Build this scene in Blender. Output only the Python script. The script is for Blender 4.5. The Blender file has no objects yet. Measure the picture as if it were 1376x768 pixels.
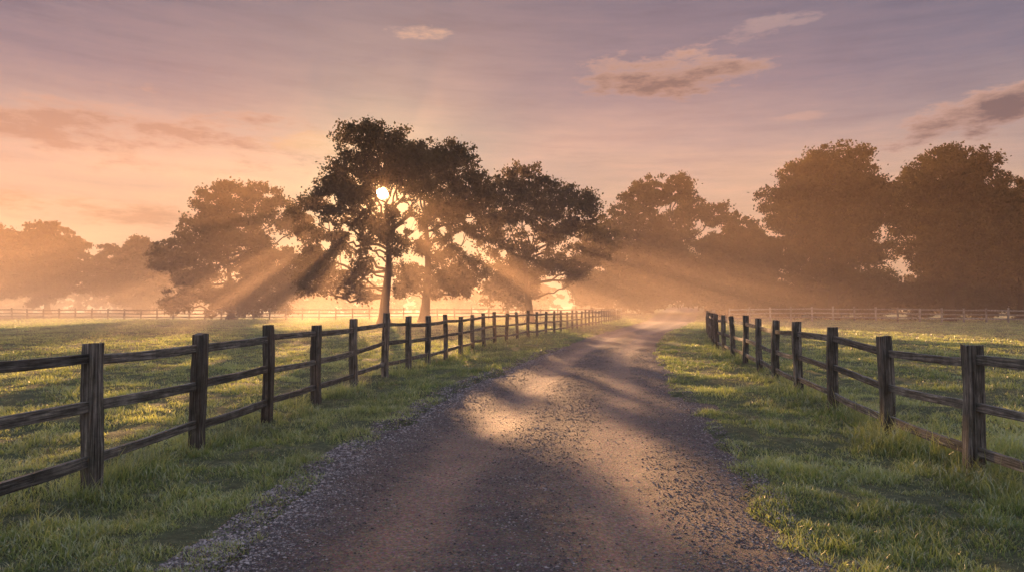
import bpy, math, random, bmesh
import numpy as np
from mathutils import Vector, Matrix
random.seed(7); rng=np.random.default_rng(7)
scene=bpy.context.scene
scene.view_settings.view_transform='Standard'; scene.view_settings.look='None'; scene.view_settings.exposure=0
COL=scene.collection

# ---------------------------------------------------------------- helpers
def link(o,parent=None):
    COL.objects.link(o)
    if parent is not None: o.parent=parent
    return o
def tag(o,label=None,category=None,group=None,kind=None):
    if label:o["label"]=label
    if category:o["category"]=category
    if group:o["group"]=group
    if kind:o["kind"]=kind
    return o
def mesh_np(name,V,F,mat=None,smooth=False,tone=None):
    V=np.asarray(V,dtype=np.float32);F=np.asarray(F,dtype=np.int32)
    me=bpy.data.meshes.new(name);M,k=F.shape
    me.vertices.add(len(V));me.vertices.foreach_set("co",V.ravel())
    me.loops.add(M*k);me.loops.foreach_set("vertex_index",F.ravel())
    me.polygons.add(M);me.polygons.foreach_set("loop_start",np.arange(0,M*k,k,dtype=np.int32))
    me.update(calc_edges=True)
    me.polygons.foreach_set("use_smooth",np.full(M,smooth,dtype=bool))
    if tone is not None:
        a=me.attributes.new("tone",'FLOAT','POINT');a.data.foreach_set("value",np.asarray(tone,dtype=np.float32))
    if mat: me.materials.append(mat)
    return me
_tab=rng.random((256,256))
def vnoise(x,y,s=1.0,seed=0):
    x=np.asarray(x,float)/s+seed*17.3;y=np.asarray(y,float)/s+seed*31.7
    xi=np.floor(x).astype(int);yi=np.floor(y).astype(int);fx=x-xi;fy=y-yi
    fx=fx*fx*(3-2*fx);fy=fy*fy*(3-2*fy)
    g=lambda a,b:_tab[a%256,b%256]
    return (g(xi,yi)*(1-fx)+g(xi+1,yi)*fx)*(1-fy)+(g(xi,yi+1)*(1-fx)+g(xi+1,yi+1)*fx)*fy
def sstep(a,b,x):
    t=np.clip((x-a)/(b-a),0,1);return t*t*(3-2*t)
def curve(tab):
    ys=np.linspace(-60,260,3201);t=np.array(tab,float)
    v=np.interp(ys,t[:,0],t[:,1])
    lo,hi=t[0],t[-1]
    s1=(t[1,1]-t[0,1])/(t[1,0]-t[0,0]);s2=(t[-1,1]-t[-2,1])/(t[-1,0]-t[-2,0])
    v=np.where(ys<lo[0],lo[1]+(ys-lo[0])*s1,v);v=np.where(ys>hi[0],hi[1]+(ys-hi[0])*s2,v)
    k=np.exp(-(np.linspace(-2,2,41))**2);k/=k.sum()
    v2=np.convolve(np.pad(v,20,mode='edge'),k,mode='valid')
    return lambda q:np.interp(q,ys,v2)

# ---------------------------------------------------------------- layout curves (metres)
roadL=curve([(-3,-1.7),(2,-1.72),(4,-1.71),(7.6,-1.62),(10.4,-1.25),(13,-.9),(16.3,-.2),(20,.5),(24.7,1.55),(30,2.7),(37.7,4.4),(51,8),(72,13.4),(110,23.4),(150,36.6),(200,52)])
roadR=curve([(-3,1.7),(2,1.74),(4,1.80),(7.6,2.32),(10.4,2.74),(13,3.1),(16.3,3.6),(20,4.2),(24.7,5.15),(30,6.3),(37.7,8.1),(51,12.2),(72,18.7),(110,29.0),(150,41.2),(200,57)])
fenL=curve([(-2,-3.6),(4,-3.5),(5.8,-3.45),(7.5,-3.33),(9.2,-3.17),(10.9,-3.03),(12.9,-2.86),(14.6,-2.6),(16.7,-2.42),(18.4,-2.18),(20.3,-1.9),(22.6,-1.62),(24.6,-1.35),(26.4,-1.05),(28.7,-.72),(35,1.0),(43,3.3),(62,8.1),(80,12.3),(90,15)])
fenR=curve([(-2,3.9),(4.5,4.0),(6.3,4.1),(8,4.24),(10.2,4.58),(12,4.83),(14.3,5.3),(16.5,5.75),(18.4,6.05),(20,6.3),(22.8,6.84),(24.7,7.2),(28,8.0),(33,9.25),(41,11.3),(51,14.2),(72,20.6),(90,26)])
def side(x,y):
    l=roadL(y);r=roadR(y);c=(l+r)/2;w=(r-l)/2
    return (x-c)/w, np.abs(x-c)-w
def edge_s(x,y):
    u,s=side(x,y)
    return s+(vnoise(x,y,.45,3)-.5)*.22+(vnoise(x,y,1.7,4)-.5)*.2+(vnoise(x,y,.17,14)-.5)*.12+.12*(u>0)
def rise(x,y):
    c=(roadL(y)+roadR(y))/2
    return 2.1*sstep(72,150,y)*np.exp(-((x-c)/22.0)**2)
def ground_z(x,y):
    x=np.asarray(x,float);y=np.asarray(y,float)
    s=edge_s(x,y)
    o=sstep(-.22,.14,s)
    n=(vnoise(x,y,1.3,1)-.5)*.11+(vnoise(x,y,.4,2)-.5)*.07+(vnoise(x,y,9,5)-.5)*.22*sstep(1.5,8,s)
    return -.09+o*(.125+n)+rise(x,y)
def road_z(x,y):
    u,s=side(x,y)
    return .03*(1-u*u)-.045*np.exp(-((np.abs(u)-.42)/.17)**2)+(vnoise(x,y*.6,.5,6)-.5)*.022+(vnoise(x,y,.16,7)-.5)*.009+(vnoise(x,y,2.2,8)-.5)*.03+rise(x,y)

# ---------------------------------------------------------------- materials
def newmat(name):
    m=bpy.data.materials.new(name);m.use_nodes=True;nt=m.node_tree;nt.nodes.clear()
    return m,nt,nt.nodes.new('ShaderNodeOutputMaterial')
def N(nt,t,**kw):
    n=nt.nodes.new(t)
    for k,v in kw.items():setattr(n,k,v)
    return n
def ramp(nt,fac,stops):
    r=nt.nodes.new('ShaderNodeValToRGB');cr=r.color_ramp
    while len(cr.elements)<len(stops):cr.elements.new(.5)
    for e,(p,c) in zip(cr.elements,stops):e.position=p;e.color=(*c,1)
    nt.links.new(fac,r.inputs[0]);return r.outputs[0]
def noise(nt,vec,scale,detail=6,rough=.6):
    n=N(nt,'ShaderNodeTexNoise');n.inputs['Scale'].default_value=scale;n.inputs['Detail'].default_value=detail;n.inputs['Roughness'].default_value=rough
    if vec is not None:nt.links.new(vec,n.inputs['Vector'])
    return n.outputs['Fac']
def mixc(nt,f,a,b,mode='MIX'):
    m=N(nt,'ShaderNodeMix',data_type='RGBA',blend_type=mode)
    for i,v in ((0,f),(6,a),(7,b)):
        if isinstance(v,bpy.types.NodeSocket):nt.links.new(v,m.inputs[i])
        elif i==0:m.inputs[0].default_value=v
        else:m.inputs[i].default_value=(*v,1)
    return m.outputs[2]
def MN(nt,op,a,b=None,c=None,clamp=False):
    m=N(nt,'ShaderNodeMath',operation=op);m.use_clamp=clamp
    for i,v in enumerate((a,b,c)):
        if v is None:continue
        if isinstance(v,(int,float)):m.inputs[i].default_value=v
        else:nt.links.new(v,m.inputs[i])
    return m.outputs[0]
def MR(nt,v,a,b,c,d):
    mr=N(nt,'ShaderNodeMapRange',interpolation_type='SMOOTHSTEP');nt.links.new(v,mr.inputs[0])
    for i,q in zip((1,2,3,4),(a,b,c,d)):mr.inputs[i].default_value=q
    return mr.outputs[0]
def leafmat(name,c1,c2,tr,trmix=.45,gloss=0.0,pscale=.5):
    m,nt,out=newmat(name)
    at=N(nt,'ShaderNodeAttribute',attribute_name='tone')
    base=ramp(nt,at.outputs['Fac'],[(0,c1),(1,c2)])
    tc=N(nt,'ShaderNodeNewGeometry').outputs['Position']
    n=noise(nt,tc,pscale,3)
    v=ramp(nt,n,[(.3,(.6,.62,.6)),(.7,(1.25,1.2,1.1))])
    base=mixc(nt,1.0,base,v,'MULTIPLY')
    d=N(nt,'ShaderNodeBsdfDiffuse');nt.links.new(base,d.inputs[0])
    t=N(nt,'ShaderNodeBsdfTranslucent');tcol=mixc(nt,1.0,base,tr,'MULTIPLY');nt.links.new(tcol,t.inputs[0])
    mx=N(nt,'ShaderNodeMixShader');mx.inputs[0].default_value=trmix
    nt.links.new(d.outputs[0],mx.inputs[1]);nt.links.new(t.outputs[0],mx.inputs[2]);o=mx.outputs[0]
    if gloss>0:
        g=N(nt,'ShaderNodeBsdfGlossy');g.inputs['Roughness'].default_value=.35;g.inputs[0].default_value=(1,1,1,1)
        m2=N(nt,'ShaderNodeMixShader');m2.inputs[0].default_value=gloss
        nt.links.new(o,m2.inputs[1]);nt.links.new(g.outputs[0],m2.inputs[2]);o=m2.outputs[0]
    nt.links.new(o,out.inputs[0]);return m
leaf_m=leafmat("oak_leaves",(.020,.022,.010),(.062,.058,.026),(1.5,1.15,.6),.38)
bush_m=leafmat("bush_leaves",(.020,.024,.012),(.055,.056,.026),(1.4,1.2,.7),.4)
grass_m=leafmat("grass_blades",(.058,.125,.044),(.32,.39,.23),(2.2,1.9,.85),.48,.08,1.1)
def barkmat():
    m,nt,out=newmat("bark");tc=N(nt,'ShaderNodeTexCoord').outputs['Object']
    mp=N(nt,'ShaderNodeMapping');mp.inputs['Scale'].default_value=(4,4,.8);nt.links.new(tc,mp.inputs[0])
    n=noise(nt,mp.outputs[0],3,8,.7)
    b=N(nt,'ShaderNodeBsdfPrincipled');nt.links.new(ramp(nt,n,[(.3,(.012,.010,.008)),(.7,(.042,.033,.027))]),b.inputs['Base Color']);b.inputs['Roughness'].default_value=1.0;b.inputs['Specular IOR Level'].default_value=.05
    bp=N(nt,'ShaderNodeBump');bp.inputs['Strength'].default_value=.8;bp.inputs['Distance'].default_value=.05;nt.links.new(n,bp.inputs['Height']);nt.links.new(bp.outputs[0],b.inputs['Normal'])
    nt.links.new(b.outputs[0],out.inputs[0]);return m
bark=barkmat()
def woodmat(name,k):
    m,nt,out=newmat(name);tc=N(nt,'ShaderNodeTexCoord').outputs['Object']
    oi=N(nt,'ShaderNodeObjectInfo')
    ad=N(nt,'ShaderNodeVectorMath',operation='ADD');nt.links.new(tc,ad.inputs[0]);nt.links.new(oi.outputs['Location'],ad.inputs[1])
    mp=N(nt,'ShaderNodeMapping');mp.inputs['Scale'].default_value=(1.1,30,30);nt.links.new(ad.outputs[0],mp.inputs[0])
    n=noise(nt,mp.outputs[0],2.0,9,.74)
    n2=noise(nt,ad.outputs[0],7,6,.65)
    c=ramp(nt,n,[(.38,(.006*k,.0062*k,.0065*k)),(.46,(.036*k,.037*k,.037*k)),(.56,(.085*k,.086*k,.084*k)),(.66,(.20*k,.20*k,.19*k))])
    c=mixc(nt,1.0,c,ramp(nt,n2,[(.35,(.48,.54,.46)),(.62,(1.25,1.25,1.22))]),'MULTIPLY')
    rr=ramp(nt,oi.outputs['Random'],[(0,(.65,.65,.65)),(1,(1.35,1.33,1.3))])
    c=mixc(nt,1.0,c,rr,'MULTIPLY')
    b=N(nt,'ShaderNodeBsdfPrincipled');nt.links.new(c,b.inputs['Base Color']);b.inputs['Roughness'].default_value=.75
    bp=N(nt,'ShaderNodeBump');bp.inputs['Strength'].default_value=1;bp.inputs['Distance'].default_value=.02;nt.links.new(n,bp.inputs['Height']);nt.links.new(bp.outputs[0],b.inputs['Normal'])
    nt.links.new(b.outputs[0],out.inputs[0]);return m
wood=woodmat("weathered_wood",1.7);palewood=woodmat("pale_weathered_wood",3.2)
def groundmat():
    m,nt,out=newmat("meadow_soil");p=N(nt,'ShaderNodeNewGeometry').outputs['Position']
    n1=noise(nt,p,.35,6);n2=noise(nt,p,9,8,.75);n3=noise(nt,p,45,4,.7)
    c=ramp(nt,n2,[(.3,(.024,.040,.016)),(.5,(.072,.108,.045)),(.72,(.19,.225,.13))])
    c=mixc(nt,1.0,c,ramp(nt,n1,[(.3,(.7,.75,.7)),(.7,(1.35,1.25,1.2))]),'MULTIPLY')
    b=N(nt,'ShaderNodeBsdfPrincipled');nt.links.new(c,b.inputs['Base Color']);b.inputs['Roughness'].default_value=.9
    a=N(nt,'ShaderNodeMath',operation='ADD');nt.links.new(n2,a.inputs[0]);nt.links.new(n3,a.inputs[1])
    bp=N(nt,'ShaderNodeBump');bp.inputs['Strength'].default_value=1;bp.inputs['Distance'].default_value=.14;nt.links.new(a.outputs[0],bp.inputs['Height']);nt.links.new(bp.outputs[0],b.inputs['Normal'])
    nt.links.new(b.outputs[0],out.inputs[0]);return m
def roadmat():
    m,nt,out=newmat("packed_gravel");p=N(nt,'ShaderNodeNewGeometry').outputs['Position']
    at=N(nt,'ShaderNodeAttribute',attribute_name='tone')
    n1=noise(nt,p,1.1,6,.65);n2=noise(nt,p,34,7,.78)
    vo=N(nt,'ShaderNodeTexVoronoi');vo.inputs['Scale'].default_value=80;nt.links.new(p,vo.inputs['Vector'])
    c=ramp(nt,n2,[(.3,(.048,.043,.044)),(.5,(.13,.112,.106)),(.75,(.28,.24,.225))])
    c=mixc(nt,.35,c,vo.outputs['Color'],'SOFT_LIGHT')
    c=mixc(nt,1.0,c,ramp(nt,n1,[(.3,(.72,.72,.75)),(.7,(1.2,1.15,1.1))]),'MULTIPLY')
    c=mixc(nt,1.0,c,ramp(nt,at.outputs['Fac'],[(0,(.58,.59,.64)),(1,(1.5,1.30,1.15))]),'MULTIPLY')
    b=N(nt,'ShaderNodeBsdfPrincipled');nt.links.new(c,b.inputs['Base Color']);b.inputs['Specular IOR Level'].default_value=.3
    b.inputs['Roughness'].default_value=.8
    h=N(nt,'ShaderNodeMath',operation='MULTIPLY_ADD');nt.links.new(vo.outputs['Distance'],h.inputs[0]);h.inputs[1].default_value=-.5;nt.links.new(n2,h.inputs[2])
    bp=N(nt,'ShaderNodeBump');bp.inputs['Strength'].default_value=1;bp.inputs['Distance'].default_value=.035;nt.links.new(h.outputs[0],bp.inputs['Height']);nt.links.new(bp.outputs[0],b.inputs['Normal'])
    nt.links.new(b.outputs[0],out.inputs[0]);return m
def stonemat():
    m,nt,out=newmat("gravel_stone");at=N(nt,'ShaderNodeAttribute',attribute_name='tone')
    c=ramp(nt,at.outputs['Fac'],[(0,(.035,.034,.038)),(.6,(.11,.106,.113)),(1,(.27,.26,.27))])
    b=N(nt,'ShaderNodeBsdfPrincipled');nt.links.new(c,b.inputs['Base Color']);b.inputs['Roughness'].default_value=.85;b.inputs['Specular IOR Level'].default_value=.25
    nt.links.new(b.outputs[0],out.inputs[0]);return m

# ---------------------------------------------------------------- ground + road
def axis(segs):
    o=[]
    for a,b,s in segs:o.append(np.arange(a,b,s))
    o.append([segs[-1][1]]);return np.concatenate(o)
xs=axis([(-600,-200,50),(-200,-60,8),(-60,-20,2.0),(-20,-7,.5),(-7,10,.10),(10,45,.33),(45,80,2),(80,200,8),(200,600,50)])
ys=axis([(-80,-5,8),(-5,1.5,.5),(1.5,14,.09),(14,40,.3),(40,160,.9),(160,300,8),(300,900,60)])
def grid(xs,ys,f):
    X,Y=np.meshgrid(xs,ys);Z=f(X,Y);V=np.stack([X.ravel(),Y.ravel(),Z.ravel()],1)
    nx,ny=len(xs),len(ys);i=(np.arange(ny-1)[:,None]*nx+np.arange(nx-1)[None]).ravel()
    return V,np.stack([i,i+1,i+nx+1,i+nx],1)
V,F=grid(xs,ys,ground_z)
g=link(bpy.data.objects.new("ground",mesh_np("ground",V,F,groundmat(),True)));tag(g,kind="structure")
ry=axis([(-8,2,.3),(2,12,.045),(12,30,.15),(30,200,.8)])
ru=np.linspace(-1.16,1.16,110)
U,Y=np.meshgrid(ru,ry);l=roadL(Y);r=roadR(Y);X=(l+r)/2+U*(r-l)/2;Z=road_z(X,Y)
nx,ny=len(ru),len(ry);i=(np.arange(ny-1)[:,None]*nx+np.arange(nx-1)[None]).ravel()
def track(u,x,y):
    t=np.exp(-((np.abs(u+.05*np.sin(y*.35))-.40)/.19)**2)*1.05+.05
    return np.clip(t+(vnoise(x,y*.35,.4,11)-.5)*.5+(vnoise(x,y,.12,13)-.5)*.4,0,1)
tn=track(U,X,Y)
rd=link(bpy.data.objects.new("road",mesh_np("road",np.stack([X.ravel(),Y.ravel(),Z.ravel()],1),np.stack([i,i+1,i+nx+1,i+nx],1),roadmat(),True,tn.ravel())));tag(rd,kind="structure")

# ---------------------------------------------------------------- gravel stones
def gravel(n):
    d=2.2*(26/2.2)**(rng.random(n)**1.15)
    u=rng.uniform(-1.16,1.04,n)
    l=roadL(d);r=roadR(d);x=(l+r)/2+u*(r-l)/2
    au=np.abs(u)
    p=.06+.95*sstep(.66,.97,-u)+.5*sstep(.8,.97,u)+.40*np.clip(1-1.3*track(u,x,d),0,1)
    p*=.35+.9*vnoise(x,d,.25,12)
    k=rng.random(n)<p;x,d,u,au=x[k],d[k],u[k],au[k];n=len(x)
    size=(.0024+.0070*rng.random(n)**3.8)*(1+.5*sstep(.8,1,-u))*(.9+d*.03)
    z=np.maximum(road_z(x,d),ground_z(x,d))
    base=np.array([[1,0,0],[-1,0,0],[0,1,0],[0,-1,0],[0,0,.7],[0,0,-.7]],float)
    V=base[None]*(1+rng.uniform(-.35,.35,(n,6,3)))+rng.uniform(-.25,.25,(n,6,3))
    a=rng.random(n)*6.28;c,s=np.cos(a)[:,None],np.sin(a)[:,None]
    Vx=V[:,:,0]*c-V[:,:,1]*s;Vy=V[:,:,0]*s+V[:,:,1]*c
    V=np.stack([Vx*size[:,None]*1.25+x[:,None],Vy*size[:,None]+d[:,None],V[:,:,2]*size[:,None]+(z+size*.2)[:,None]],2)
    f=np.array([[0,2,4],[2,1,4],[1,3,4],[3,0,4],[2,0,5],[1,2,5],[3,1,5],[0,3,5]])
    F=(f[None]+6*np.arange(n)[:,None,None]).reshape(-1,3)
    t=np.repeat(np.clip(rng.random(n)**1.2+.12*sstep(.6,1,au),0,1),6)
    o=link(bpy.data.objects.new("gravel",mesh_np("gravel",V.reshape(-1,3),F,stonemat(),False,t)))
    tag(o,"loose grey gravel scattered over the dirt road","gravel",kind="stuff")
gravel(380000)

# ---------------------------------------------------------------- grass
def grass(n):
    lo,hi=2.0,95.0;e=.25
    q=rng.random(n);d=(lo**e+q*(hi**e-lo**e))**(1/e)
    th=rng.uniform(-.80,.80,n)
    x=d*np.sin(th);y=d*np.cos(th)
    s2=edge_s(x,y)
    p=sstep(-.1,.10,s2)
    tuft=vnoise(x,y,.19,21)*.55+vnoise(x,y,.6,22)*.55
    p=p*(.25+1.25*sstep(.3,.75,tuft))
    k=rng.random(n)<p;x,y,d,s2,tuft=x[k],y[k],d[k],s2[k],tuft[k];n=len(x)
    z=ground_z(x,y)
    fl=np.abs(x-fenL(y));fr=np.abs(x-fenR(y));near=np.exp(-(np.minimum(fl,fr)/.33)**2)*(y<80)
    field=((x<fenL(y))|(x>fenR(y)))
    L=(.020+.052*rng.random(n)**1.6)*(.12+2.2*tuft**2)*(1+1.6*near*rng.random(n))
    L*=(1-.45*np.exp(-np.clip(s2,0,9)/.15))*(1+d*.012)
    right=(x>fenR(y)-.5)&(x>0)&(d<11);L*=np.where(right,1.8,1.0)
    stem=(rng.random(n)<.006*near);L=np.where(stem,rng.uniform(.2,.45,n),L)
    W=.0020*(d/4+.25)**.9*rng.uniform(.7,1.3,n);W=np.where(stem,W*.7,W)
    a=rng.random(n)*6.283;bx,by=np.cos(a),np.sin(a)
    la=rng.random(n)*6.283;ln=L*np.where(stem,rng.uniform(.05,.3,n),rng.uniform(.15,.95,n));lx,ly=np.cos(la)*ln,np.sin(la)*ln
    P=np.zeros((n,6,3))
    for j,(t,w) in enumerate(((0,1),(.55,.8),(1,.12))):
        cx=x+lx*t*t;cy=y+ly*t*t;cz=z-.01+L*(t-.25*t*t*(ln/L))
        for k2,sg in enumerate((-1,1)):
            P[:,2*j+k2,0]=cx+sg*bx*W*w;P[:,2*j+k2,1]=cy+sg*by*W*w;P[:,2*j+k2,2]=cz
    f=np.array([[0,1,3,2],[2,3,5,4]]);F=(f[None]+6*np.arange(n)[:,None,None]).reshape(-1,4)
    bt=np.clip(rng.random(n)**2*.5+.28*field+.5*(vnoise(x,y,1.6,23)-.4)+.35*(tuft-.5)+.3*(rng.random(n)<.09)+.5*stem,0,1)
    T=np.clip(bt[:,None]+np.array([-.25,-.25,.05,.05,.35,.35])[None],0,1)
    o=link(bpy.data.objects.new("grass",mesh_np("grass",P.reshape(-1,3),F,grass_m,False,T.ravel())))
    tag(o,"dewy green grass covering verges and meadows","grass",kind="stuff")
grass(1100000)

# ---------------------------------------------------------------- fences
def beam(name,length,w,h,seed,nseg=14,sag=0,taper=0,rough=.004,mat=None):
    """chamfered timber along local X, height along Z"""
    r=np.random.default_rng(seed);c=.07*min(w,h)
    prof=np.array([(-w/2+c,-h/2),(w/2-c,-h/2),(w/2,-h/2+c),(w/2,h/2-c),(w/2-c,h/2),(-w/2+c,h/2),(-w/2,h/2-c),(-w/2,-h/2+c)])
    V=[];ph=r.random(4)*6
    for i in range(nseg+1):
        t=i/nseg;x=t*length
        oy=rough*2*math.sin(t*5+ph[0]);oz=rough*1.2*math.sin(t*4+ph[1])-sag*4*t*(1-t)
        k=1-taper*t+.03*math.sin(t*9+ph[2])
        for j,(a,b) in enumerate(prof):
            V.append((x+(r.uniform(-.008,.008) if i in(0,nseg) else 0),a*k+oy+r.uniform(-1,1)*rough*.5,b*k+oz+r.uniform(-1,1)*rough*.5))
    F=[]
    for i in range(nseg):
        for j in range(8):
            j2=(j+1)%8;F.append((i*8+j,i*8+j2,i*8+8+j2,i*8+8+j))
    me=bpy.data.meshes.new(name)
    F.append(tuple(range(7,-1,-1)));F.append(tuple(range(nseg*8,nseg*8+8)))
    me.from_pydata(V,[],F);me.update();me.materials.append(mat or wood);return me
def place_rail(a,b,me,parent,org):
    d=(b-a);X=d.normalized();Y=Vector((0,0,1)).cross(X).normalized();Z=X.cross(Y)
    M=Matrix((X,Y,Z)).transposed().to_4x4();M.translation=a-org
    o=bpy.data.objects.new("rail",me);link(o,parent);o.matrix_local=M;return o
def fence(pts,label,ph,rails,pw,rh,bay=1,indiv=33,seed=0,rw=.04,mat=None):
    org=Vector((pts[0][0],pts[0][1],0))
    E=link(bpy.data.objects.new("wooden_fence",None));E.location=org;tag(E,label,"fence")
    R=random.Random(seed)
    pm=[beam("post",1.0,pw*R.uniform(.92,1.08),pw*R.uniform(.92,1.08),seed*50+k,12,0,.04,.005,mat) for k in range(6)]
    P=[]
    for i,(x,y) in enumerate(pts):
        z=float(ground_z(x,y));P.append(Vector((x,y,z)))
        o=bpy.data.objects.new("post",pm[i%6]);link(o,E)
        hh=(ph+R.uniform(-.05,.05)+.25)
        j=min(i,len(pts)-2);ang=math.atan2(pts[j+1][1]-pts[j][1],pts[j+1][0]-pts[j][0])+R.uniform(-.08,.08)
        M=Matrix.Rotation(ang,4,'Z')@Matrix.Rotation(R.gauss(0,.018),4,'X')@Matrix.Rotation(R.gauss(0,.014),4,'Y')@Matrix.Rotation(-math.pi/2,4,'Y')@Matrix.Diagonal((hh,1,1,1))
        M.translation=Vector((x,y,z-.25))-org;o.matrix_local=M
    n=0;extra=[]
    for i in range(0,len(pts)-bay,bay):
        for k,zr in enumerate(rails):
            a=P[i]+Vector((0,0,zr+R.uniform(-.022,.022)));b=P[i+bay]+Vector((0,0,zr+R.uniform(-.022,.022)))
            D=(b-a).normalized();a=a+D*.012;b=b-D*.012
            me=beam("rail",(b-a).length,rw,rh*R.uniform(.88,1.1),seed*1000+i*3+k,14,R.uniform(-.002,.014),0,.0028,mat)
            if n<indiv*3:
                place_rail(a,b,me,E,org)
            else:
                X=D;Y=Vector((0,0,1)).cross(X).normalized();Z=X.cross(Y)
                M=Matrix((X,Y,Z)).transposed().to_4x4();M.translation=a-org;me.transform(M);extra.append(me)
            n+=1
    if extra:
        V=[];F=[]
        for me in extra:
            o0=len(V);V+=[tuple(v.co) for v in me.vertices];F+=[tuple(o0+q for q in p.vertices) for p in me.polygons]
        me=bpy.data.meshes.new("rail");me.from_pydata(V,[],F);me.materials.append(mat or wood)
        o=link(bpy.data.objects.new("rail",me),E);o["kind"]="stuff"
    return E
dl=[2.2,4.05,5.8,7.5,9.2,10.95,12.8,14.6,16.5,18.4,20.4,22.5,24.5,26.5,28.6]
y=28.6
while y<80:
    y+=1.9*math.cos(math.atan(.23));dl.append(y)
dr=[2.6,4.5,6.3,8.05,10.05,12.05,14.2,16.2,18.3,20.4,22.8,25.2,27.6]
y=27.6
while y<76:
    y+=2.2;dr.append(y)
fence([(float(fenL(d)),d) for d in dl],"weathered three-rail wooden fence along the gravel road beside the open meadow",1.25,(1.08,.68,.26),.130,.082,seed=1)
fence([(float(fenR(d)),d) for d in dr],"weathered three-rail wooden fence along the grassy verge, edged by long grass",1.19,(1.0,.60,.22),.134,.084,seed=2)
def lin(a,b,s):
    n=int(math.dist(a,b)/s);n-=n%2
    return [(a[0]+(b[0]-a[0])*t/n,a[1]+(b[1]-a[1])*t/n+.25*math.sin(t*.35)) for t in range(n+1)]
fence(lin((-84,87),(11.2,80.5),1.95),"long wooden fence crossing the misty meadow beneath the oaks",1.35,(1.15,.75,.35),.15,.13,bay=2,indiv=40,seed=3)
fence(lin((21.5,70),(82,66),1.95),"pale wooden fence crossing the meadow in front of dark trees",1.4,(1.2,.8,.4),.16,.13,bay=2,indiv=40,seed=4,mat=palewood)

# ---------------------------------------------------------------- trees
def tube(path,rad,ns=7):
    path=np.asarray(path,float);n=len(path);T=np.gradient(path,axis=0);T/=np.linalg.norm(T,axis=1)[:,None]+1e-9
    ref=np.where(np.abs(T[:,2:3])>.9,np.array([[1.,0,0]]),np.array([[0,0,1.]]))
    A=np.cross(T,ref);A/=np.linalg.norm(A,axis=1)[:,None]+1e-9;B=np.cross(T,A)
    an=np.arange(ns)/ns*2*np.pi
    V=path[:,None]+np.asarray(rad)[:,None,None]*(np.cos(an)[None,:,None]*A[:,None]+np.sin(an)[None,:,None]*B[:,None])
    i=np.arange(n-1)[:,None]*ns;j=np.arange(ns)[None];j2=(j+1)%ns
    F=np.stack([i+j,i+j2,i+ns+j2,i+ns+j],2).reshape(-1,4)
    return V.reshape(-1,3),F
def linedist(C,p,dr):
    p=np.array(p,float);dr=np.array(dr,float);dr=dr/np.linalg.norm(dr);q=C-p;w=q-(q@dr)[:,None]*dr
    return w,np.linalg.norm(w,axis=1)
def leaves(lobes,r,leaf,puffk,lpp,holes=()):
    C=[];TN=[]
    for (cx,cy,cz,R) in lobes:
        m=max(6,int(puffk*R*R))
        v=r.normal(size=(m,3));v/=np.linalg.norm(v,axis=1)[:,None]
        rr=R*r.uniform(.35,1.12,m)**.7
        pc=np.array([cx,cy,cz])+v*rr[:,None]*np.array([1,1,.82])
        for c in pc:
            pr=r.uniform(.3,.8)
            k=int(lpp*r.uniform(.6,1.4)*pr/.6)
            w=r.normal(size=(k,3))*pr*.5*np.array([1.1,1.1,.75])
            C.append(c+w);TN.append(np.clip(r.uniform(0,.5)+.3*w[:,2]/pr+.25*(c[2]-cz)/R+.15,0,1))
    C=np.concatenate(C);TN=np.concatenate(TN)
    k=C[:,2]>.15
    for (p,dr,hr) in holes:      # small openings through the crown
        _,dist=linedist(C,p,dr);k&=dist>hr*r.uniform(.75,1.25,len(C))
    C=C[k];TN=TN[k];n=len(C)
    a=r.normal(size=(n,3));a/=np.linalg.norm(a,axis=1)[:,None];b=np.cross(a,r.normal(size=(n,3)));b/=np.linalg.norm(b,axis=1)[:,None]
    s=leaf*r.uniform(.6,1.3,n)[:,None]
    V=np.stack([C-a*s*.6,C+b*s*.38,C+a*s*.6,C-b*s*.38],1).reshape(-1,3)
    return V,np.arange(4*n).reshape(n,4),np.repeat(TN,4)
def crown_lobes(r,W,H,zb,n,R):
    out=[];cz=(H+zb)/2;hz=(H-zb)/2;t=0
    while len(out)<n and t<4000:
        t+=1;v=r.uniform(-1,1,3)
        if (v**2).sum()>1:continue
        p=(v[0]*(W/2-R*.8),v[1]*(W/2-R*.8),cz+v[2]*(hz-R*.75))
        if any(math.dist(p,q[:3])<R*1.05 for q in out):continue
        out.append((*p,R*r.uniform(.7,1.25)))
    return out
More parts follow.
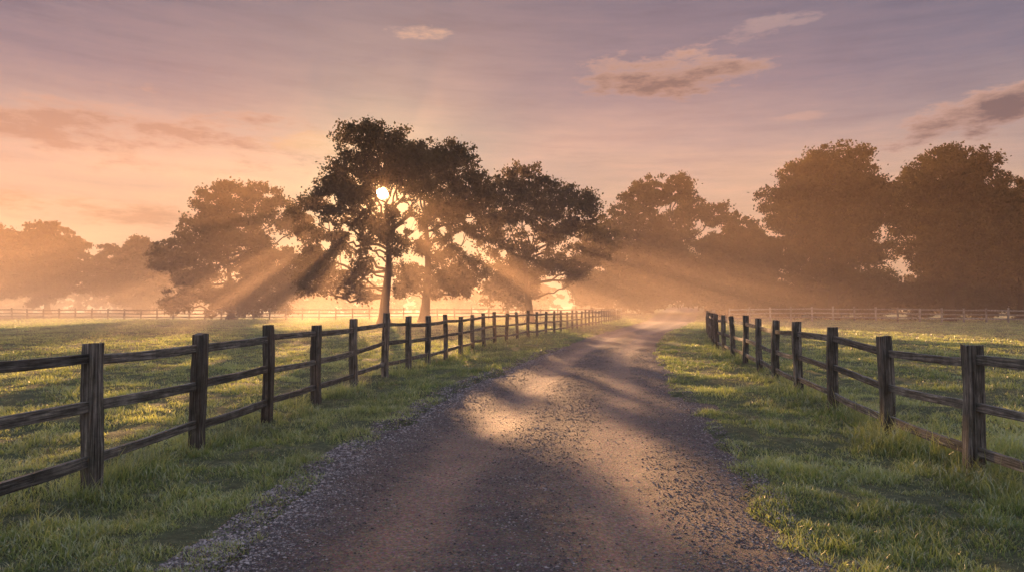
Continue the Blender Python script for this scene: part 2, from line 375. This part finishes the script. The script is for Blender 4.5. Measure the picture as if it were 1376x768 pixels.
def tree(x,y,lobes,label,seed,tr=.5,leaf=.24,puffk=7,lpp=66,th=None,lean=0,holes=(),name="oak_tree",limb=1.0):
    r=np.random.default_rng(seed);z=float(ground_z(x,y))-.05
    E=link(bpy.data.objects.new(name,None));E.location=(x,y,z);tag(E,label,"tree")
    lobes=[(a,b,c,d) for a,b,c,d in lobes];top=max(l[2] for l in lobes);th=th or top*.8
    hl=[((p[0]-x,p[1]-y,p[2]-z),dr,h) for p,dr,h in holes]
    n=14;t=np.linspace(0,1,n)
    tp=np.stack([lean*t**2+.2*np.sin(t*5+seed),.25*np.sin(t*4+seed*2),th*t],1);tp[:,:2]-=tp[0,:2]
    rad=tr*((1-t)**.8*.75+.14)+tr*.5*np.exp(-t*22)
    VV,FF=[],[];off=0
    def bend(P):
        for p,dr,h in hl[:5]:
            w,d=linedist(P,p,dr);m=h+.15
            k=d<m;P[k]+=w[k]/(d[k][:,None]+1e-6)*(m-d[k])[:,None]
        return P
    def add(V,F):
        nonlocal off
        VV.append(V);FF.append(F+off);off+=len(V)
    add(*tube(tp,rad,10))
    for (cx,cy,cz,R) in lobes:
        hz=max(min(cz-.25*math.hypot(cx,cy)-1.5,th*r.uniform(.75,.97)),min(2.4,cz*.7));k=hz/th
        s=np.array([np.interp(k,t,tp[:,0]),np.interp(k,t,tp[:,1]),hz]);e=np.array([cx,cy,cz]);L=np.linalg.norm(e-s)
        mid=(s+e)/2+np.array([(e[0]-s[0])*.3,0,-.08*L])+r.normal(size=3)*.08*L
        q=np.linspace(0,1,12)[:,None];pth=(1-q)**2*s+2*q*(1-q)*mid+q*q*e
        pth[1:-1]+=r.normal(size=(10,3))*.022*L
        pth[1:]=bend(pth[1:])
        r0=min(tr*.34,.04+.022*L)*limb;add(*tube(pth,r0*(1-.8*q[:,0]),6))
        for _ in range(7):
            v=r.normal(size=3);v[2]=v[2]*.7+.3;v/=np.linalg.norm(v);e2=e+v*R*r.uniform(.6,1.0)
            q=np.linspace(0,1,5)[:,None];s2=pth[r.integers(6,12)]
            p2=s2+(e2-s2)*q;p2[1:-1]+=r.normal(size=(3,3))*.07*R;p2=bend(p2)
            add(*tube(p2,r0*.3*(1-.8*q[:,0]),4))
    link(bpy.data.objects.new("trunk",mesh_np("trunk",np.concatenate(VV),np.concatenate(FF),bark,True)),E)
    V,F,T=leaves(lobes,r,leaf,puffk,lpp,hl)
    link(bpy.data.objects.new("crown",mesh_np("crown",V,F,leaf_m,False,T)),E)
    return E
def jit(l,seed,dy=2.6):
    r=random.Random(seed);return [(a,r.uniform(-dy,dy),b,c) for a,b,c in l]
S=Vector((-174,946,152)).normalized()
# gaps in the crowns that let the low sun through
hole=[((0,0,1.51),tuple(S),.56),((0,0,1.51),(-147,950,134.0),.5)]
for gx,gy,gz,gr in ((-.15,9.6,0,.42),(1.15,7.6,0,.65),(.6,13.4,0,.4),(-6.2,8.5,0,.45),(-5.5,17,0,.6),(-4.6,12,0,.5),(4.2,17,0,.8),(4.4,22,0,.8),(3.4,12,0,.45),(-8,26,0,.7),
    (2.2,11,0,.4),(1.5,5.0,0,.4),(-16,32,3,.6),(-12.5,34,5,.55),(-9,36,3,.45),(-3,34,6,.5),(-1,30,2.5,.5),(2,34,4.5,.6),(4,38,2,.6),(-18,36,6,.5),
    (-16.6,60,9,.5),(-16,60,6.6,.5),(-14.6,60,5.2,.45),(-17.6,60,7.6,.45),(-15.2,60,10.6,.4),(-14.2,60,8.2,.4)):
    hole.append(((gx,gy,gz),tuple(S),gr))
LA=[(-1.6,15.2,2.1),(.9,15.4,2.1),(-3.2,13.3,2.1),(2.8,13.4,1.9),(-4.2,10.7,1.9),(-5.9,9.3,2.0),(-2.9,8.3,1.7),(-5.4,5.9,1.8),(-3.9,3.9,1.6),(-1.7,5.0,1.3),(-1.8,12.3,1.6),(2.0,12.2,1.4),(-6.9,7.8,1.3),(1.5,6.6,1.2),(.2,13.8,1.6),
 (-4.6,12.3,1.5),(-1.6,9.8,1.2),(-4.4,7.4,1.5),(-6.8,5.0,1.4),(-5.4,3.4,1.4),(3.5,11.2,1.3),(-2.6,3.0,1.4),(2.2,8.6,1.2),(-.4,15.9,1.6),(1.8,14.2,1.5),(.9,9.3,1.2),(-1.3,7.3,1.3),(3.0,9.9,1.2),(-.5,8.5,1.2),(0,12.9,1.2),(-2.6,10.8,1.2),(-2.8,6.2,1.2),(.8,7.6,1.0)]
tree(-10.86,60,jit(LA,1),"tall oak with open ragged crown and bare lower trunk",11,.52,holes=hole,th=8.6,puffk=10,leaf=.22,lpp=74,limb=.8)
LB=[(1.4,16.0,2.1),(0,15.2,1.9),(3.1,14.5,2.2),(4.5,12.4,2.1),(2.1,12.4,2.2),(.9,9.7,1.6),(4.9,10.1,1.9),(2.8,8.4,1.9),(.2,7.0,1.5),(2.1,5.6,2.0),(-1,4.6,1.6),(3.5,3.9,1.8),(1.4,3.2,1.6),(-1.7,3.2,1.4),(6.0,11.6,1.4),(4.4,6.6,1.4),(-2.6,5.0,1.2),(4.8,4.6,1.2),(3.4,11,1.6),(1.6,10.8,1.3),(4.6,8.4,1.3)]
tree(-8.2,66,jit(LB,2),"oak with narrow tall crown growing close to another oak",12,.5,holes=hole,th=12,puffk=10,leaf=.23,lpp=70,limb=.8)
LC=[(.9,14.6,2.4),(3.6,14.9,2.2),(-1.8,13.7,2.3),(5.8,12.8,2.3),(-4,10.6,2.6),(0,10.6,2.8),(3.6,10.2,2.8),(7.6,11.5,1.9),(-6.3,7.5,2.3),(-2.2,6.6,2.8),(1.8,6.1,2.8),(5.8,6.6,2.8),(-7,9.7,1.5),(-4,3.5,2.3),(0,3,2.4),(3.6,3,2.4),(7,3.9,2.0),(9,7.5,1.8)]
LC2=LC+[(-1.5,2.0,1.8),(1.8,1.8,1.8),(5.4,2.0,1.8),(-5.2,2.2,1.6),(2,8.2,2.2),(-2.2,9,2.2),(-4.6,5.4,2.0),(4.4,4.8,2)]
tree(-33.8,85,jit(LC2,3,3.5),"broad dense oak with foliage hanging down to the meadow",13,.5,leaf=.29,puffk=9,th=9)
LD=[(-.5,13.8,2.1),(-2.7,12.5,2.0),(2,12.5,2.1),(0,10.8,2.3),(4.3,10.8,2.1),(2.4,9,2.1),(-2.4,9.4,2.0),(6.5,8.9,1.9),(5.4,6.6,1.8),(7.3,7.2,1.3),(2.8,6.3,1.8),(-.9,6.9,1.7),(-3.3,7.5,1.5),(1.2,5.4,1.3),(4.8,12.2,1.5),(-3.8,10.4,1.3),(4.6,4.9,1.2),(-2.3,5.2,1.2)]
hC=[((x,y,z),tuple(S),g) for x,y,z,g in ((4.5,40,2,.5),(8,42,3,.55),(6.2,44,5,.5),(10.5,44,2.5,.6),(3,40,6,.45),(12,48,4.5,.5))]
tree(1.77,70,jit(LD,4),"rounded oak with short trunk and crown spreading to one side",14,.48,puffk=11,th=7.5,holes=hC,limb=.8)
def auto(x,y,W,H,zb,n,R,label,seed,**kw):
    r=np.random.default_rng(seed*7);return tree(x,y,crown_lobes(r,W,H,zb,n,R),label,seed,**kw)
auto(-.3,82,7.5,7.5,.8,12,1.5,"small leafy tree glowing in the mist",21,tr=.2,name="small_tree",leaf=.28)
tree(19.6,101,[(a*1.12,b,c*1.18,d*1.15) for a,b,c,d in jit(LC2,9,4)],"large rounded oak in mist beside the end of the road",22,.55,leaf=.34,puffk=7,th=11)
auto(31.6,97,12,14.2,.6,30,2.3,"rounded oak in mist with foliage reaching the ground",23,tr=.5,leaf=.34,puffk=6.5)
auto(34.4,76,15.0,19.6,2.0,52,2.1,"large spreading oak with dark crown behind the meadow fence",24,tr=.62,leaf=.27,puffk=8)
auto(47.0,76,12.0,20.4,2.0,44,2.0,"tall oak with dark layered crown behind the meadow fence",25,tr=.55,leaf=.27,puffk=8)
auto(57.6,80,12.0,17.0,1.6,36,2.1,"lower dark oak at the end of the tree row",26,tr=.5,leaf=.27,puffk=7)
auto(-86,131,15.5,18.4,.6,26,3.0,"oak fading into thick golden mist",27,tr=.6,leaf=.42,puffk=5)
auto(-73.5,140,20,15.5,.5,34,2.8,"broad oak fading into thick golden mist",28,tr=.6,leaf=.42,puffk=5)
auto(-101,138,14,19,.8,20,3.0,"oak fading into golden mist at the meadow edge",29,tr=.6,leaf=.42,puffk=5)
auto(38.5,122,14,12.0,.6,24,2.8,"misty oak standing behind the bend in the road",30,tr=.5,leaf=.4,puffk=5)
auto(27.0,128,15,12.0,.4,26,2.6,"low misty oak growing beyond the end of the road",31,tr=.45,leaf=.4,puffk=5)
auto(12.5,112,9,7.5,.3,18,1.8,"small leafy tree glowing in the mist",32,tr=.25,leaf=.32,puffk=6,name="small_tree")

def bush(x,y,W,H,seed):
    r=np.random.default_rng(seed);z=float(ground_z(x,y))-.1
    V,F,T=leaves(crown_lobes(r,W,H,0,18,H*.33),r,.26,10,42)
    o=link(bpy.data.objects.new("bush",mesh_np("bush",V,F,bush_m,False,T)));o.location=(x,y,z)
    tag(o,"dense dark bush growing under the oaks by the fence","bush",group="bushes beneath the row of oaks")
for k,(x,y,w,h) in enumerate([(25.5,84,7,4.6),(30,80,8,5),(35.5,81,8,4.8),(41,82,9,7.0),(46,81,8,5),(52,82,9,6.2),(56,84,8,5),(61,82,8,5.2),(16.2,98,6,3.8),(27.5,92,7,5.5),(67,84,8,5),(44,88,9,6.5),(38.3,87,8,6.0)]):
    bush(x,y,w,h,100+k)

# far-off wood
r=np.random.default_rng(77);lb=[]
for k in range(150):
    x=r.uniform(-240,240);y=r.uniform(165,195);h=r.uniform(6,10);lb.append((x,y,h*.35,4.2));lb.append((x+r.uniform(-3,3),y,h*.75,3.0))
V,F,T=leaves(lb,r,.9,2.2,22)
tag(link(bpy.data.objects.new("distant_woodland",mesh_np("distant_woodland",V,F,leaf_m,False,T))),"far-off wood dissolving into morning mist","woodland",kind="stuff")

# ---------------------------------------------------------------- mist (a real scattering volume, thickest low down and around the trees)
bm=bmesh.new();bmesh.ops.create_cube(bm,size=1.0)
for v in bm.verts:v.co=Vector((v.co.x*520,-30+(v.co.y+.5)*240,-3+(v.co.z+.5)*35))
bmesh.ops.recalc_face_normals(bm,faces=bm.faces)
me=bpy.data.meshes.new("mist");bm.to_mesh(me);bm.free()
m,nt,out=newmat("mist_volume");vs=N(nt,'ShaderNodeVolumeScatter');vs.inputs['Anisotropy'].default_value=.42;vs.inputs['Color'].default_value=(1,.74,.57,1)
sp=N(nt,'ShaderNodeSeparateXYZ');nt.links.new(N(nt,'ShaderNodeNewGeometry').outputs['Position'],sp.inputs[0])
zz=MN(nt,'MAXIMUM',sp.outputs[2],0)
hi=MN(nt,'MULTIPLY',MN(nt,'EXPONENT',MN(nt,'DIVIDE',zz,-6.5)),.0105)
lo=MN(nt,'MULTIPLY',MN(nt,'EXPONENT',MN(nt,'DIVIDE',zz,-2.4)),.0015)
fy=MR(nt,sp.outputs[1],12,38,.06,1.0)
fy2=MR(nt,sp.outputs[1],58,80,1.0,.44)
fx=MR(nt,sp.outputs[0],15,30,1.0,.26)
fx2=MR(nt,sp.outputs[0],-75,-45,1.8,1.0)
d=MN(nt,'MULTIPLY',MN(nt,'ADD',hi,lo),fy)
for q in (fy2,fx,fx2):d=MN(nt,'MULTIPLY',d,q)
nt.links.new(d,vs.inputs['Density'])
nt.links.new(vs.outputs[0],out.inputs['Volume']);me.materials.append(m)
tag(link(bpy.data.objects.new("mist",me)),"thin golden morning mist hanging around the trees","mist",kind="stuff")

# ---------------------------------------------------------------- sky
w=bpy.data.worlds.new("World");scene.world=w;w.use_nodes=True;nt=w.node_tree;nt.nodes.clear()
out=N(nt,'ShaderNodeOutputWorld');bg=N(nt,'ShaderNodeBackground');nt.links.new(bg.outputs[0],out.inputs[0])
tc=N(nt,'ShaderNodeTexCoord').outputs['Generated']
nm=N(nt,'ShaderNodeVectorMath',operation='NORMALIZE');nt.links.new(tc,nm.inputs[0]);D=nm.outputs[0]
sp=N(nt,'ShaderNodeSeparateXYZ');nt.links.new(D,sp.inputs[0])
def M(*a,**k):return MN(nt,*a,**k)
az=M('MULTIPLY',M('ARCTAN2',sp.outputs[0],sp.outputs[1]),57.2958)
el=M('MULTIPLY',M('ARCSINE',sp.outputs[2]),57.2958)
cv=N(nt,'ShaderNodeCombineXYZ');nt.links.new(az,cv.inputs[0]);nt.links.new(M('MULTIPLY',el,3.2),cv.inputs[1])
nA=noise(nt,cv.outputs[0],.16,8,.66)
nB=noise(nt,cv.outputs[0],.05,5,.6)
elw=M('ADD',el,M('MULTIPLY',M('SUBTRACT',nB,.5),6.0))
grad=ramp(nt,M('DIVIDE',elw,45,clamp=True),[(0,(.60,.33,.19)),(.11,(.68,.41,.26)),(.20,(.59,.39,.295)),(.28,(.39,.295,.29)),(.38,(.21,.19,.25)),(.60,(.13,.135,.205)),(.8,(.64,.62,.80)),(1,(.98,.97,1.16))])  # last stops, overhead and out of view, brightened as added ambient fill
cs=N(nt,'ShaderNodeCombineXYZ');nt.links.new(M('MULTIPLY',az,.35),cs.inputs[0]);nt.links.new(M('ADD',M('MULTIPLY',el,3.0),M('MULTIPLY',az,.12)),cs.inputs[1])
nS=noise(nt,cs.outputs[0],.30,7,.62)
grad=mixc(nt,1.0,grad,ramp(nt,nS,[(.3,(.85,.86,.90)),(.5,(1,1,1)),(.72,(1.18,1.10,1.04))]),'MULTIPLY')
dt=N(nt,'ShaderNodeVectorMath',operation='DOT_PRODUCT');nt.links.new(D,dt.inputs[0]);dt.inputs[1].default_value=S
dot=M('MAXIMUM',dt.outputs['Value'],0)
ang=M('MULTIPLY',M('ARCCOSINE',M('MINIMUM',dot,.9999999)),57.2958)
def glow(col,sig,base):
    e=M('EXPONENT',M('DIVIDE',M('MULTIPLY',ang,-1),sig))
    v=N(nt,'ShaderNodeVectorMath',operation='SCALE');v.inputs[0].default_value=col;nt.links.new(e,v.inputs['Scale'])
    a=N(nt,'ShaderNodeVectorMath',operation='ADD');nt.links.new(base,a.inputs[0]);nt.links.new(v.outputs[0],a.inputs[1]);return a.outputs[0]
sky=glow((.70,.42,.13),6.5,grad);sky=glow((1.0,.65,.22),2.2,sky)
def cloud(base,a0,e0,wa,we,col,edge,amt,slope=0,soft=.5,k=1.6):
    da=M('SUBTRACT',az,a0);de=M('SUBTRACT',M('SUBTRACT',el,e0),M('MULTIPLY',da,slope))
    q=M('ADD',M('POWER',M('ABSOLUTE',M('DIVIDE',da,wa)),2.0),M('POWER',M('ABSOLUTE',M('DIVIDE',de,we)),2.0))
    v=M('ADD',M('SUBTRACT',1,q),M('MULTIPLY',M('SUBTRACT',nA,.52),k*3))
    f=M('DIVIDE',v,soft,clamp=True);mr=N(nt,'ShaderNodeMapRange',interpolation_type='SMOOTHSTEP');nt.links.new(f,mr.inputs[0])
    core=M('DIVIDE',M('SUBTRACT',M('ADD',v,M('MULTIPLY',de,-.35/we)),.15),1.1,clamp=True)
    c=mixc(nt,core,edge,col)
    return mixc(nt,M('MULTIPLY',mr.outputs[0],amt),base,c)
sky=cloud(sky,-30,12.2,20,2.8,(.34,.19,.155),(.60,.33,.22),.8,.02,1.5,2.2)
sky=cloud(sky,-36,6.8,14,1.3,(.40,.21,.14),(.60,.33,.20),.75,-.03,1.2,2.0)
sky=cloud(sky,-14,12.6,7,1.2,(1.0,.66,.36),(1.0,.64,.34),.5,.0,1.4)
sky=cloud(sky,-22,19,16,1.5,(.27,.22,.25),(.31,.26,.29),.5,.03,1.8,2.2)
sky=cloud(sky,12.4,17.9,8.8,2.0,(.16,.115,.125),(.54,.34,.28),.97,-.02,.8,1.5)
sky=cloud(sky,19.5,20.6,4.0,.85,(.38,.28,.29),(.50,.36,.33),.7,.05,1.3,2.5)
sky=cloud(sky,-7.2,21.3,3.8,.6,(.70,.43,.30),(.66,.43,.33),.75,.04,1.3,2.5)
sky=cloud(sky,34,13.0,7.5,1.6,(.17,.12,.13),(.58,.35,.28),.97,.12,.8,1.6)
sky=cloud(sky,22,14,3,.4,(.52,.33,.28),(.52,.33,.28),.6,.04,1.2,2)
# solar disc
disc=M('MULTIPLY',M('SUBTRACT',.46,ang),12,clamp=True)
v=N(nt,'ShaderNodeVectorMath',operation='SCALE');v.inputs[0].default_value=(60,44,22);nt.links.new(disc,v.inputs['Scale'])
a=N(nt,'ShaderNodeVectorMath',operation='ADD');nt.links.new(sky,a.inputs[0]);nt.links.new(v.outputs[0],a.inputs[1])
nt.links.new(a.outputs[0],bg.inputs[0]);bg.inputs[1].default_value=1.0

sl=bpy.data.lights.new("sun",'SUN');sl.energy=18;sl.angle=math.radians(.5);sl.color=(1,.50,.21)
so=link(bpy.data.objects.new("sun",sl));so.rotation_euler=S.to_track_quat('Z','Y').to_euler();so.location=S*200

cam=bpy.data.cameras.new("camera");cam.sensor_width=36;cam.lens=24.85;cam.clip_end=3000;cam.clip_start=.05
co=link(bpy.data.objects.new("camera",cam));co.location=(0,0,1.51);co.rotation_euler=(math.radians(90+1.69),0,0);scene.camera=co
